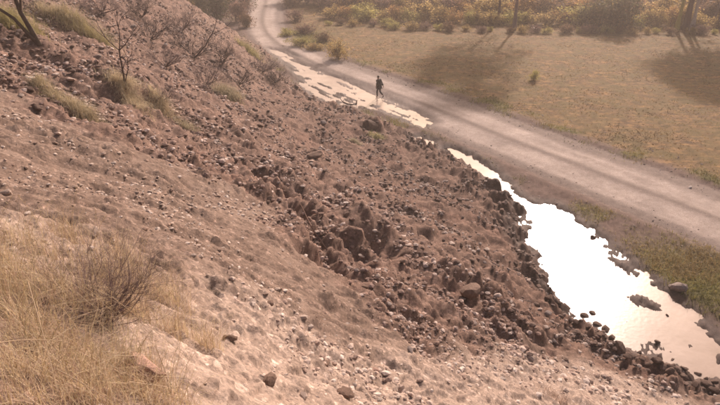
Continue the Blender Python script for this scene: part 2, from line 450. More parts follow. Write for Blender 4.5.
# ------------------------------------------------------------------ ground material
def ground_material():
    t = NT('earth'); pos = t.n('ShaderNodeNewGeometry').outputs['Position']
    m1 = t.n('ShaderNodeSeparateColor'); t.l(t.attr('zones').outputs[0], m1.inputs[0]); deb, road, field = m1.outputs
    m2 = t.n('ShaderNodeSeparateColor'); t.l(t.attr('zones2').outputs[0], m2.inputs[0]); pale, wet, rut = m2.outputs
    hillm = t.attr('hill').outputs['Fac']; green = t.attr('green').outputs['Fac']
    nb = t.noise(.55, 5, .6, pos).outputs[0]; nm = t.noise(3.1, 6, .65, pos).outputs[0]; nf = t.noise(24, 5, .7, pos).outputs[0]; ng = t.noise(90, 3, .6, pos).outputs[0]
    tan_ = t.ramp(nm, [(.25, (.098, .064, .048)), (.5, (.162, .111, .086)), (.75, (.245, .178, .142))])
    dark = t.ramp(nm, [(.25, (.092, .055, .041)), (.5, (.160, .100, .076)), (.75, (.248, .166, .131))])
    dark = t.mix(t.attr('moist').outputs['Fac'], dark, t.ramp(nm, [(.25, (.076, .044, .032)), (.5, (.134, .080, .059)), (.75, (.208, .132, .100))]))
    red = t.mix(t.ramp(nb, [(.52, (0, 0, 0)), (.66, (.45, .45, .45))]), dark, (.20, .112, .083))
    crust = t.ramp(nm, [(.25, (.195, .140, .110)), (.5, (.300, .225, .182)), (.75, (.40, .312, .260))])
    c = t.mix(deb, tan_, red); c = t.mix(pale, c, crust)
    # valley floor: muddy grit, gravel road, dry grass sward
    mud = t.ramp(nm, [(.3, (.085, .053, .043)), (.7, (.17, .112, .092))])
    sward = t.ramp(t.noise(1.7, 6, .7, pos).outputs[0], [(.3, (.050, .028, .012)), (.5, (.155, .090, .037)), (.7, (.33, .200, .082))])
    row = t.n('ShaderNodeMapping'); row.inputs['Rotation'].default_value = (0, 0, -.25); row.inputs['Scale'].default_value = (.5, 3.2, 1); t.l(pos, row.inputs[0])
    sward = t.mix(.8, sward, t.ramp(t.noise(1.3, 5, .65, row.outputs[0]).outputs[0], [(.34, (.42, .40, .38)), (.66, (1.55, 1.5, 1.4))]), 'MULTIPLY')
    sward = t.mix(t.ramp(nb, [(.40, (0, 0, 0)), (.60, (.75, .75, .75))]), sward, (.110, .080, .025))
    grn = t.ramp(nm, [(.3, (.075, .078, .020)), (.7, (.16, .145, .042))])
    vf = t.mix(field, mud, sward); vf = t.mix(green, vf, grn)
    grav = t.ramp(nm, [(.3, (.155, .117, .100)), (.7, (.225, .175, .152))])
    track = t.ramp(nm, [(.3, (.37, .295, .255)), (.7, (.49, .40, .352))])
    rd = t.mix(rut, grav, track)
    vf = t.mix(road, vf, rd)
    c = t.mix(hillm, vf, c)
    # grit and little stones
    speck = t.ramp(nf, [(.30, (.55, .55, .55)), (.5, (1, 1, 1)), (.72, (1.45, 1.42, 1.4))])
    c = t.mix(.85, c, speck, 'MULTIPLY')
    c = t.mix(.5, c, t.ramp(ng, [(.3, (.7, .7, .7)), (.7, (1.3, 1.3, 1.3))]), 'MULTIPLY')
    for sc_, st_ in ((9.0, .62), (23.0, .6)):
        vo = t.n('ShaderNodeTexVoronoi'); vo.inputs['Scale'].default_value = sc_; vo.inputs['Randomness'].default_value = 1.0; t.l(pos, vo.inputs['Vector'])
        vs = t.n('ShaderNodeSeparateColor'); t.l(vo.outputs['Color'], vs.inputs[0])
        inside = t.math('LESS_THAN', vo.outputs['Distance'], .42)
        palef = t.math('MULTIPLY', t.math('GREATER_THAN', vs.outputs[0], .80), inside); darkf = t.math('MULTIPLY', t.math('LESS_THAN', vs.outputs[0], .22), inside)
        amt = t.math('MULTIPLY', t.math('ADD', t.math('MULTIPLY', hillm, .8), .2), st_)
        c = t.mix(t.math('MULTIPLY', palef, amt), c, t.mix(1.0, c, (1.75, 1.78, 1.82), 'MULTIPLY'))
        c = t.mix(t.math('MULTIPLY', darkf, amt), c, t.mix(1.0, c, (.5, .48, .48), 'MULTIPLY'))
    c = t.mix(wet, c, t.mix(1.0, c, (.5, .46, .45), 'MULTIPLY'))
    t.l(c, t.b.inputs['Base Color'])
    rg = t.math('SUBTRACT', .95, t.math('MULTIPLY', wet, .2)); t.l(rg, t.b.inputs['Roughness'])
    t.b.inputs['Specular IOR Level'].default_value = .2
    bp = t.n('ShaderNodeBump'); bp.inputs['Strength'].default_value = .5; bp.inputs['Distance'].default_value = .03
    t.l(t.math('ADD', t.math('MULTIPLY', nf, .8), t.math('MULTIPLY', ng, .35)), bp.inputs['Height']); t.l(bp.outputs[0], t.b.inputs['Normal'])
    return t.m
EARTH = ground_material()

nr, nc = GX.shape
idx = np.arange(nr * nc).reshape(nr, nc)
j2 = np.roll(np.arange(nc), -1)
Q = np.stack([idx[:-1, :], idx[:-1, :][:, j2], idx[1:, :][:, j2], idx[1:, :]], -1).reshape(-1, 4)[:, ::-1]
flatL = {k: v.ravel() for k, v in L.items()}
DV = (flatL['z'] - flatL['hraw']) * flatL['hill'] * sstep(.2, 1.2, flatL['hraw'])        # relief stands square to the slope, not plumb
DV = np.clip(DV, -.6, .6)
VV = np.stack([GX.ravel() + .34 * DV, GY.ravel() + .16 * DV, GZ.ravel() - .2 * DV], 1)
fh = flatL['hill'][Q].mean(1); fr = flatL['road'][Q].mean(1)
greenm = sstep(-.05, .35, fbm(VV[:, 0] * .35, VV[:, 1] * .35, 3, 151)) * (flatL['bank'] * .45 + .9 * np.exp(-((flatL['o'] - 4.3) / .9) ** 2) * (flatL['far'] < 60)) * (1 - flatL['wet'])
# the thick green verge right of the big pool, and the yellow-green bank at the bend
gx, gy = flat(690, 277); greenm = np.maximum(greenm, np.exp(-(((VV[:, 0] - gx) * .8) ** 2 + (VV[:, 1] - gy) ** 2) / 5.0) * (1 - flatL['wet']) * (1 - flatL['road']))
gx, gy = flat(300, 42); greenm = np.maximum(greenm, np.exp(-(((VV[:, 0] - gx) / 2.6) ** 2 + ((VV[:, 1] - gy) / 6.0) ** 2)) * (1 - flatL['road']))
greenm = np.clip(greenm * (1 - flatL['hill']), 0, 1)
rutm = np.clip(flatL['rut'] * (.75 + .5 * fbm(VV[:, 0] * .5, VV[:, 1] * .5, 3, 161)), 0, 1)

moist = sstep(5.2, 1.4, flatL['hraw'] + 1.2 * fbm(VV[:, 0] * .3, VV[:, 1] * .3, 3, 191)) * sstep(60, 38, flatL['far'])

def ground_piece(name, sel):
    F = Q[sel]; used = np.unique(F); re = np.full(len(VV), -1, np.int64); re[used] = np.arange(len(used))
    me = npmesh(name, VV[used], re[F])
    z3 = np.stack([flatL['deb'], flatL['road'], flatL['field']], 1)[used]; z4 = np.stack([flatL['pale'], flatL['wet'], rutm], 1)[used]
    vcol(me, 'zones', z3); vcol(me, 'zones2', z4); vcol(me, 'hill', flatL['hill'][used]); vcol(me, 'green', greenm[used]); vcol(me, 'moist', moist[used])
    return tag(link(name, me, EARTH), kind='structure')
tag(ground_piece('hillside', fh > .5), 'brown hillside of loose landslide debris above the road')
tag(ground_piece('road', (fh <= .5) & (fr > .5)), 'pale gravel road with two wheel tracks')
tag(ground_piece('ground', (fh <= .5) & (fr <= .5)), 'valley floor with dry grass field and muddy road verge')

# ------------------------------------------------------------------ water
def water_material():
    t = NT('muddy_water'); pos = t.n('ShaderNodeNewGeometry').outputs['Position']
    t.l(t.ramp(t.noise(.8, 4, .6, pos).outputs[0], [(.3, (.27, .195, .155)), (.7, (.37, .275, .23))]), t.b.inputs['Base Color'])
    t.b.inputs['Roughness'].default_value = .25; t.b.inputs['IOR'].default_value = 1.33
    bp = t.n('ShaderNodeBump'); bp.inputs['Strength'].default_value = .10; bp.inputs['Distance'].default_value = .03
    t.l(t.noise(7, 3, .5, pos).outputs[0], bp.inputs['Height']); t.l(bp.outputs[0], t.b.inputs['Normal'])
    return t.m
WATER = water_material()
def grow(P, d):
    """push a polygon's corners outwards so its rim runs under the banks"""
    P = np.asarray(P); area = np.sum(P[:, 0] * np.roll(P[:, 1], -1) - np.roll(P[:, 0], -1) * P[:, 1])
    t = np.roll(P, -1, 0) - np.roll(P, 1, 0); t /= np.linalg.norm(t, axis=1)[:, None]
    n = np.stack([t[:, 1], -t[:, 0]], 1) * (1 if area > 0 else -1)
    return P + n * d
def water_sheet(name, polys, label, dz=0.0):
    import bmesh
    x0 = min(p[:, 0].min() for p in polys) - .8; x1 = max(p[:, 0].max() for p in polys) + .8; y0 = min(p[:, 1].min() for p in polys) - .8; y1 = max(p[:, 1].max() for p in polys) + .8
    st = .35; xs = np.arange(x0, x1 + st, st); ys = np.arange(y0, y1 + st, st); X, Y = np.meshgrid(xs, ys)
    sd = np.full(X.shape, 9.0)
    for p in polys: sd = np.minimum(sd, poly_sd(X, Y, p))
    ii = np.arange(X.size).reshape(X.shape)
    F = np.stack([ii[:-1, :-1], ii[:-1, 1:], ii[1:, 1:], ii[1:, :-1]], -1).reshape(-1, 4)
    F = F[(sd.ravel()[F] < .75).any(1)]
    used = np.unique(F); re = np.full(X.size, -1); re[used] = np.arange(len(used))
    me = npmesh(name, np.stack([X.ravel(), Y.ravel(), np.full(X.size, WATER_Z + dz)], 1)[used], re[F])
    return tag(link(name, me, WATER), label, kind='structure')
water_sheet('puddle', PUD[0:3], 'bright pool of muddy water between slide and road')
water_sheet('puddle', PUD[3:4], 'small pale pool beside the dark mound')
water_sheet('puddle', PUD[4:6], 'muddy water spread over the road edge at the bend')

# ------------------------------------------------------------------ stones
import bmesh
def ico(sub):
    bm = bmesh.new(); bmesh.ops.create_icosphere(bm, subdivisions=sub, radius=1)
    V = np.array([v.co[:] for v in bm.verts]); F = np.array([[v.index for v in f.verts] for f in bm.faces]); bm.free(); return V, F
IV1, IF1 = ico(1); IV2, IF2 = ico(2)
def rock_shape(seed, V, lump=.35):
    r = np.random.default_rng(seed); W_ = V.copy()
    for _ in range(9):                                    # planes chopped off: broken faces
        n = r.normal(size=3); n /= np.linalg.norm(n); d = r.uniform(.5, .85)
        k = np.maximum(W_ @ n - d, 0); W_ -= k[:, None] * n * .9
    W_ *= (1 + r.normal(0, .05, (len(V), 1)))
    return W_ * np.array([1, r.uniform(.65, .95), r.uniform(.42, .68)])

def stone_mat():
    t = NT('stone'); g = t.n('ShaderNodeTexCoord').outputs['Object']; oi = t.n('ShaderNodeObjectInfo')
    c = t.ramp(t.noise(5, 5, .6, g).outputs[0], [(.3, (.7, .7, .7)), (.7, (1.25, 1.25, 1.25))])
    c = t.mix(1.0, c, t.attr('tint').outputs[0], 'MULTIPLY')
    t.l(c, t.b.inputs['Base Color']); t.b.inputs['Roughness'].default_value = .9; t.b.inputs['Specular IOR Level'].default_value = .2
    bp = t.n('ShaderNodeBump'); bp.inputs['Strength'].default_value = .5; bp.inputs['Distance'].default_value = .02
    t.l(t.noise(14, 5, .6, g).outputs[0], bp.inputs['Height']); t.l(bp.outputs[0], t.b.inputs['Normal'])
    return t.m
STONE = stone_mat()
TINTS = {'pale': (.40, .31, .26), 'white': (.58, .50, .45), 'brown': (.19, .125, .095), 'dark': (.105, .066, .051), 'pink': (.36, .23, .18), 'grey': (.24, .19, .17)}
_rm = {}
def rock_mesh(kind, k, big=False):
    if (kind, k, big) not in _rm:
        V, F = (IV2, IF2)
        me = npmesh('rock', rock_shape(500 + k, V), F, smooth=False)
        vcol(me, 'tint', np.tile(np.array(TINTS[kind]), (len(V), 1))); me.materials.append(STONE); _rm[kind, k, big] = me
    return _rm[kind, k, big]
def rock(u, v, px, kind, label, group=None, name='rock', sink=.25, tall=1.0, cat='rock'):
    p = hit(u, v); d = (p - camo.location).length; s = px / FPX * d * .5
    o = link(name, rock_mesh(kind, random.randrange(8))); o.scale = (s, s, s * tall * random.uniform(.8, 1.05)); o.location = p + Vector((0, 0, s * (.5 - sink)))
    o.rotation_euler = (random.uniform(-.35, .35), random.uniform(-.35, .35), random.uniform(0, 6.28))
    return tag(o, label, cat, group)

# scree: the uncounted small stones of the slope, one mesh; finer near the viewpoint
def scree(name, n, weight, lo, hi, label, tints, seed, sink=.38, big=1.0, sub=0):
    r = np.random.default_rng(seed)
    w = weight.copy(); w[np.abs(np.degrees(np.arctan2(GX, GY))) > 41.5] = 0
    w[(RR < 1.3) | (RR > 75), :] = 0
    w *= RR[:, None] ** .55                                # thin the crowding close to the viewpoint
    p = w.ravel() / w.sum(); pick = r.choice(p.size, n, p=p)
    px, py = VV[pick, 0], VV[pick, 1]; dist = np.sqrt(px ** 2 + py ** 2 + (CAM_H - VV[pick, 2]) ** 2)
    px = px + r.normal(0, .004, n) * dist; py = py + r.normal(0, .004, n) * dist
    pz = zat(px, py)
    size = np.minimum(dist * (lo + (hi - lo) * r.random(n) ** 2.9) * (.78 + .3 * sstep(12, 26, dist)), .26 * big) * .5 * r.uniform(.7, 1.15, n)
    bases = [rock_shape(900 + k, IV1) for k in range(10)]
    nv = len(IV1); V = np.empty((n, nv, 3)); b = r.integers(0, 10, n)
    a = r.uniform(0, 6.283, n); tx = r.normal(0, .3, n); ca, sa = np.cos(a), np.sin(a); ct, st = np.cos(tx), np.sin(tx)
    for k in range(10):
        m = b == k; B = bases[k]; c_, s_ = ca[m][:, None], sa[m][:, None]
        x = B[:, 0] * c_ - B[:, 1] * s_; y = B[:, 0] * s_ + B[:, 1] * c_; z = np.broadcast_to(B[:, 2], x.shape)
        y, z = y * ct[m][:, None] - z * st[m][:, None], y * st[m][:, None] + z * ct[m][:, None]
        V[m] = np.stack([x, y, z], -1)
    V[:, :, 2] *= .75
    V = V * size[:, None, None] + np.stack([px, py, pz + size * (.45 - sink)], 1)[:, None, :]
    F = (IF1[None] + (np.arange(n) * nv)[:, None, None]).reshape(-1, 3)
    me = npmesh(name, V.reshape(-1, 3), F, smooth=False)
    tt = np.array(tints)[r.integers(0, len(tints), n)] * r.uniform(.75, 1.2, (n, 1))
    tt = tt * (1 - .32 * moist[pick] * flatL['deb'][pick])[:, None]
    vcol(me, 'tint', np.repeat(tt, nv, 0))
    return tag(link(name, me, STONE), label, 'stones', kind='stuff')
Ldeb, Lpale, Lhill, Lpool, Lo = L['deb'], L['pale'], L['hill'], L['pool'], L['o']
clump = sstep(-.25, .35, fbm(GX * .45, GY * .45, 3, 201))
scree('debris_stones', 30000, Ldeb * (.06 + 1.4 * clump ** 1.7) * (L['hraw'] > -.1) * (1 - .5 * moist.reshape(GX.shape)), .0026, .019, 'small broken stones strewn over the dark debris',
      [(.24, .165, .138), (.36, .265, .225), (.50, .40, .35), (.16, .105, .085), (.24, .16, .13), (.19, .122, .097)], 11)
scree('slope_gravel', 15000, (Lhill - Ldeb).clip(0) * (1 - Lpale) * (.1 + clump ** 1.5), .0022, .017, 'fine gravel scattered on the bare tan slope',
      [(.38, .28, .225), (.46, .36, .30), (.29, .20, .155), (.55, .45, .39)], 12)
scree('crust_stones', 3600, Lpale * (.08 + clump ** 1.6), .0028, .024, 'pale stones lying on the light crust near the viewpoint',
      [(.40, .30, .25), (.50, .39, .33), (.31, .22, .18), (.57, .47, .41)], 13)
scree('road_gravel', 1600, (1 - Lhill) * (np.abs(Lo) < 6) * (Lpool > .1) * (np.abs(Lo) > 1.9), .0012, .0045, 'loose gravel along both edges of the road',
      [(.30, .235, .21), (.42, .34, .31), (.22, .165, .14)], 14, sink=.4)

ORD0 = ['first', 'second', 'third', 'fourth', 'fifth', 'sixth', 'seventh', 'eighth', 'ninth', 'tenth', 'eleventh', 'twelfth', 'thirteenth', 'fourteenth', 'fifteenth', 'sixteenth', 'seventeenth', 'eighteenth', 'nineteenth']
def ordinal(n):
    if n < 20: return ORD0[n - 1]
    t_, u_ = divmod(n, 10); tens = ['twent', 'thirt', 'fort', 'fift', 'sixt'][t_ - 2]
    return tens + 'ieth' if u_ == 0 else tens + 'y-' + ORD0[u_ - 1]
# rocks that can be told apart
rock(677, 290, 17, 'grey', 'round grey boulder on the grassy bank right of the bright pool', name='boulder', cat='boulder', tall=1.35)
rock(462, 302, 9, 'pale', 'round pale rock lodged in the hollow beside the tan block', sink=.1)
rock(471, 291, 24, 'brown', 'large tan earth block leaning out of the debris slope', name='earth_block', sink=.4, cat='earth block', tall=1.6)
rock(370, 130, 21, 'dark', 'large dark mud heap beside the small pale pool', name='mud_heap', sink=.3, cat='mud heap', tall=1.5)
rock(30, 80, 12, 'white', 'whitish flat rock left of the dry grass tussock on upper slope')
rock(72, 82, 10, 'pale', 'pale rounded rock right of the whitish flat rock')
rock(55, 76, 7, 'pale', 'small pale rock between the whitish rock and the rounded one')
rock(6, 194, 13, 'pale', 'pale rock at the left edge above the dry grass')
rock(95, 234, 14, 'pale', 'pale rounded rock just above the dry grass clump')
rock(142, 386, 52, 'pink', 'pale pinkish flat rock lying in the dry grass at the bottom', sink=.02, tall=1.3)
rock(346, 204, 7, 'white', 'small whitish round rock below the crack in the debris')
rock(313, 157, 22, 'brown', 'brown earth block high in the middle of the debris', name='earth_block', sink=.4, cat='earth block')
rock(166, 48, 6, 'white', 'bright white stone beside the bare bushes')
rock(270, 304, 11, 'brown', 'brown stone at the top edge of the pale crust')
rock(200, 258, 10, 'pale', 'pale stone on the tan slope right of the dry grass')
rock(230, 340, 16, 'brown', 'brown rock on the pale crust right of the grass')
rock(268, 382, 22, 'brown', 'wide brown clod in the pale crust near the bottom edge', sink=.4)
rock(345, 395, 22, 'brown', 'brown clod at the bottom edge right of the wide one', sink=.38)
rock(326, 366, 14, 'brown', 'brown stone midway on the pale crust')
rock(375, 372, 10, 'pink', 'pinkish stone on the pale crust below the debris edge')
rock(303, 398, 12, 'pale', 'pale stone between two brown clods at the bottom edge')
rock(410, 352, 11, 'grey', 'grey stone under the lower lip of the debris')
rock(590, 325, 8, 'white', 'whitish flat stone among the dark clods at the pool')
rock(690, 188, 4, 'white', 'small white stone on the far road shoulder')
r0 = random.Random(5)
CLODS = [(568,320,9),(576,322,8),(584,318,10),(592,316,9),(598,326,11),(606,331,10),(588,330,9),(600,338,9),(611,341,8),(618,352,15),(626,360,8),(578,334,8),(566,330,7),
         (633,357,5),(640,361,6),(648,366,8),(655,363,9),(662,368,8),(668,374,10),(676,371,8),(682,378,11),(690,380,9),(698,376,7),(705,386,10),(713,383,7),(660,358,7),(672,362,6),(686,369,7),(694,388,8),(712,392,9),(640,354,5)]
for i, (u, v, s) in enumerate(sorted(CLODS)):
    rock(u + r0.uniform(-1.5, 1.5), v + r0.uniform(-1, 1), s * 1.1, 'dark', f'dark wet mud clod, {ordinal(i + 1)} from the left along the near pool edge', 'mud clods at the pool edge', name='mud_clod', cat='mud clod')
for i, (u, v, s) in enumerate(sorted([(551,225,4),(571,244,3.2),(607,284,3.2),(627,324,4),(636,325,4),(657,343,7),(667,317,4),(593,239,6),(648,338,4),(600,246,3)])):
    rock(u, v, s, 'dark', f'{ordinal(i + 1)} small dark stone from the left standing in the bright pool', 'stones in the pool', name='pool_stone', cat='stone', sink=.0)
spots = []
for k in range(110):                                       # larger stones and clods of the slide, each its own
    u = r0.uniform(10, 560); t_ = r0.random()
    lo_ = np.interp(u, [0, 110, 240, 330, 430, 560], [92, 146, 192, 270, 345, 345]); hi_ = np.interp(u, [0, 150, 250, 345, 440, 510, 560], [4, 12, 60, 118, 160, 215, 310])
    spots.append((u, hi_ + (lo_ - hi_) * t_, r0.choice(['brown', 'brown', 'pale', 'grey', 'dark']), r0.uniform(4.5, 9.5)))
seen = {}
for u, v, kd, s in sorted(spots):
    q = seen[kd] = seen.get(kd, 0) + 1
    what = 'lump of earth' if kd == 'dark' else 'broken rock'
    rock(u, v, s * (1.15 if kd == 'dark' else .9), kd, f'{kd} {what} in the landslide debris, {ordinal(q)} {kd} one from the left', 'rocks in the slide', name='earth_lump' if kd == 'dark' else 'debris_rock', cat='earth lump' if kd == 'dark' else 'rock', sink=.35)

# ------------------------------------------------------------------ plants
class MB:
    """collects tubes and blades, then links them as one mesh"""
    def __init__(s): s.V = []; s.F = []; s.T = []; s.n = 0
    def tube(s, P, rad, k=4, tint=(1, 1, 1)):
        P = np.asarray(P, float); m = len(P); rad = np.broadcast_to(rad, (m,)) if np.ndim(rad) == 0 else np.asarray(rad)
        d = np.gradient(P, axis=0); d /= np.linalg.norm(d, axis=1)[:, None] + 1e-9
        a = np.cross(d, np.array([.31, .87, .12])); a /= np.linalg.norm(a, axis=1)[:, None] + 1e-9; b = np.cross(d, a)
        th = np.arange(k) * 2 * np.pi / k
        ring = P[:, None] + rad[:, None, None] * (a[:, None] * np.cos(th)[None, :, None] + b[:, None] * np.sin(th)[None, :, None])
        s.V.append(ring.reshape(-1, 3)); i = s.n + np.arange(m * k).reshape(m, k)
        f = np.stack([i[:-1], np.roll(i[:-1], -1, 1), np.roll(i[1:], -1, 1), i[1:]], -1).reshape(-1, 4)
        s.F.append(f); s.T.append(np.tile(np.asarray(tint, float), (m * k, 1))); s.n += m * k
    def quads(s, C4, tint):
        """C4: (n,4,3) corner arrays, tint: (n,3)"""
        n = len(C4); s.V.append(C4.reshape(-1, 3)); s.F.append((s.n + np.arange(n * 4)).reshape(n, 4)); s.T.append(np.repeat(tint, 4, 0)); s.n += n * 4
    def build(s, name, mat, parent=None, smooth=True):
        V = np.concatenate(s.V); me = npmesh(name, V, np.concatenate(s.F), smooth); vcol(me, 'tint', np.concatenate(s.T)); return link(name, me, mat, parent)
LEAF = mat_leaf('leaf', trans=.58); BLADE = mat_leaf('dry_blade', trans=.35)
BARK = mat_simple('bark', (.75, .75, .75), (1.2, 1.2, 1.2), 9, .9, .5, 40, attr='tint')

def blades(mb, base, length, lean, width, tints, r, bend=.5, seg=3, drift=(0, 0)):
    """n bent grass blades from base points (n,3)"""
    n = len(base); a = r.uniform(0, 6.283, n); ln = length * r.uniform(.55, 1.2, n); le = np.abs(r.normal(lean, lean * .6, n))
    dx, dy = np.cos(a) + drift[0], np.sin(a) + drift[1]
    q = np.hypot(dx, dy) + 1e-6; dx /= q; dy /= q
    wv = np.stack([-dy, dx, np.zeros(n)], 1) * (width * r.uniform(.6, 1.3, n))[:, None]
    tn = np.array(tints)[r.integers(0, len(tints), n)] * r.uniform(.75, 1.2, (n, 1))
    pts = []
    for j in range(seg + 1):
        t = j / seg; ang = le * (t ** .7) + bend * t * t * r.uniform(.2, 1, n) if j else le * 0
        h_ = ln * t * np.cos(np.minimum(ang, 1.5)) ; o_ = ln * t * np.sin(np.minimum(ang, 1.5))
        pts.append(base + np.stack([dx * o_, dy * o_, h_], 1))
    for j in range(seg):
        w0 = wv * (1 - .8 * j / seg); w1 = wv * (1 - .8 * (j + 1) / seg)
        mb.quads(np.stack([pts[j] - w0, pts[j] + w0, pts[j + 1] + w1, pts[j + 1] - w1], 1), tn)

STRAW = [(.64, .51, .32), (.55, .43, .25), (.70, .58, .40), (.38, .275, .17), (.56, .43, .28)]
OLIVE = [(.38, .31, .19), (.44, .36, .22), (.30, .245, .14), (.48, .40, .27)]
YELLOW = [(.44, .37, .15), (.40, .34, .15), (.34, .29, .14), (.48, .41, .21)]

def tussock(u, v, wpx, hpx, dpx, n, tints, label, group=None, ang=0.0, name='grass_tussock', bw=.004, lean=.5, drift=(0, 0), clusters=0, bend=.6):
    if name == 'grass_tussock': n = int(n * 2.6); wpx *= 1.15; dpx *= 1.1; tints = [tuple(min(c * m_, .75) for c, m_ in zip(q, (1.05, 1.08, 1.15))) for q in tints]; lean = lean * 1.15
    """a tuft of grass: wpx wide along ang, hpx tall"""
    p = hit(u, v); d = (p - camo.location).length; k = d / FPX; r = np.random.default_rng(int(u * 7 + v))
    q = r.normal(0, .42, (n, 2))
    if clusters:
        cc = r.uniform(-.8, .8, (clusters, 2)); q = cc[r.integers(0, clusters, n)] + r.normal(0, .13, (n, 2))
    X = q[:, 0] * wpx * k * .5; Y = q[:, 1] * dpx * k * .5
    x = p.x + X * math.cos(ang) - Y * math.sin(ang); y = p.y + X * math.sin(ang) + Y * math.cos(ang)
    base = np.stack([x - p.x, y - p.y, zat(x, y) - p.z - .01], 1)
    mb = MB(); blades(mb, base, hpx * k * (1.5 if name == 'grass_tussock' else 1), lean, max(bw, .28 * k * .5), tints, r, drift=drift, bend=bend)
    root = bpy.data.objects.new(name, None); COL.objects.link(root); root.location = p
    tag(mb.build('blades', BLADE, root), kind='stuff')
    return tag(root, label, 'grass tuft', group), p, k

# tussocks on the slope
tussock(127, 90, 70, 9, 24, 900, STRAW + OLIVE[1:], 'long straw-coloured grass tussock at the foot of the bare sapling', ang=-.9, lean=.8, drift=(.5, -.5))
tussock(160, 103, 40, 8, 20, 450, STRAW + OLIVE[:2], 'small straw grass tussock downhill of the long one', ang=-.9, lean=.8, drift=(.5, -.5))
tussock(80, 112, 60, 9, 22, 800, STRAW[1:4] + OLIVE, 'olive dry grass tussock overhanging a dark hollow', ang=-.6, lean=.8, drift=(.4, -.6))
tussock(48, 95, 32, 8, 18, 450, OLIVE + STRAW[:2], 'small olive tuft above the overhanging tussock', ang=-.5, lean=.8)
tussock(92, 38, 34, 11, 26, 600, YELLOW + OLIVE, 'yellow-olive grass tuft uphill of the bare sapling', lean=.7)
tussock(60, 18, 40, 9, 26, 600, OLIVE + STRAW[:2], 'olive-straw grass tuft right of the forked tree', lean=.7)
tussock(10, 22, 44, 13, 30, 800, YELLOW, 'bright yellow grass tuft behind the forked tree', lean=.6)
tussock(250, 53, 22, 6, 18, 420, YELLOW, 'bright yellow-green tuft on the slide near the road bend', lean=.7)
tussock(228, 96, 26, 9, 22, 420, OLIVE, 'dark olive tuft in the middle of the upper debris', lean=.7)
tussock(376, 138, 16, 3.5, 12, 260, YELLOW, 'low yellowish tuft just below the dark mud heap', lean=.9)
tussock(355, 142, 12, 3, 10, 180, OLIVE, 'tiny olive tuft left of the low yellowish one', lean=.9)
tussock(186, 128, 22, 6, 14, 250, OLIVE, 'thin olive tuft on the debris below the saplings', lean=.8)
tussock(560, 402, 50, 7, 22, 70, [(.42, .29, .21), (.36, .24, .17)], 'thin rusty grass tuft on the crust at the bottom edge', lean=.5)

# the dry grass in the foreground
PINKY = [(.56, .42, .31), (.48, .34, .25), (.62, .49, .37), (.32, .22, .155)]
FG = [(25,290,190,62,170,1900,STRAW + PINKY + OLIVE[:2],'tall straw and olive grass clump at the left edge of the foreground',14),
      (105,268,150,48,110,1150,STRAW + PINKY + [(.42,.36,.2)],'pale feathery grass clump on the upper rim of the foreground',12),
      (50,350,230,62,160,1700,STRAW + OLIVE[1:] + PINKY,'thick tangled dry grass clump in the bottom left corner',16),
      (160,325,100,40,100,900,PINKY + STRAW,'pinkish dry grass clump at the right rim of the foreground',12),
      (125,380,190,38,110,800,STRAW + PINKY,'low straw grass clump around the flat pinkish rock',14),
      (60,400,240,50,120,1000,STRAW + PINKY,'dry grass clump along the bottom edge left of the flat rock',14)]
for u, v, w, h_, dp, n, tn, lb, cl in FG:
    root, p, k = tussock(u, v, w, h_, dp, n, tn, lb, 'foreground dry grass', name='dry_grass_clump', bw=.0017, lean=.32, drift=(.15, -.1), clusters=cl, bend=.7)
    r = np.random.default_rng(int(u + v)); mb = MB()
    for _ in range(9):                                     # seed stalks
        a = r.uniform(0, 6.28); rad = r.uniform(0, .4) * w * k; x0, y0 = rad * math.cos(a), rad * math.sin(a) * .5
        z0 = float(zat(p.x + x0, p.y + y0)) - p.z; ln = h_ * k * r.uniform(.9, 1.7); tx, ty = r.normal(0, .28, 2)
        T = np.linspace(0, 1, 6); P = np.stack([x0 + tx * ln * T ** 1.6, y0 + ty * ln * T ** 1.6, z0 + ln * T * (1 - .12 * T)], 1)
        mb.tube(P, np.linspace(.0022, .0009, 6), 3, (.55, .42, .27))
        for q in np.linspace(.78, 1, 7):                    # seed head
            i = np.array([np.interp(q, T, P[:, j]) for j in range(3)]); e = i + r.normal(0, .012, 3) + np.array([0, 0, .018])
            mb.tube([i, e], [.0018, .0006], 3, (.50, .38, .22))
    mb.build('seed_stalks', BLADE, root)
def stalk(pts, label, depth):
    """one long pale straw lying through the grass: pixel and metres of sight-line distance"""
    P = np.array([(lambda d: d / np.linalg.norm(d) * t)(ray(u, v)) for (u, v), t in zip(pts, depth)]) + np.array([0, 0, CAM_H])
    c = P.mean(0); mb = MB(); T = np.linspace(0, 1, 12); Q_ = np.stack([np.interp(T, np.linspace(0, 1, len(P)), P[:, j]) for j in range(3)], 1)
    Q_[:, 2] += .008 * np.sin(T * np.pi); mb.tube(Q_ - c, np.linspace(.0014, .0007, 12), 4, (.55, .42, .29))
    o = mb.build('straw', BLADE); o.location = c; tag(o, label, 'straw')
stalk([(-4,343),(62,341)], 'pale straw lying level at the left edge of the dry grass', (1.9, 2.1))
stalk([(56,369),(120,408)], 'pale straw slanting down to the bottom edge', (1.85, 1.75))
stalk([(112,297),(150,328),(192,362)], 'long thin straw slanting across the pinkish grass', (2.6, 2.6, 2.55))
stalk([(28,282),(42,330),(58,392)], 'upright bleached straw in the left grass clump', (2.3, 2.1, 1.95))

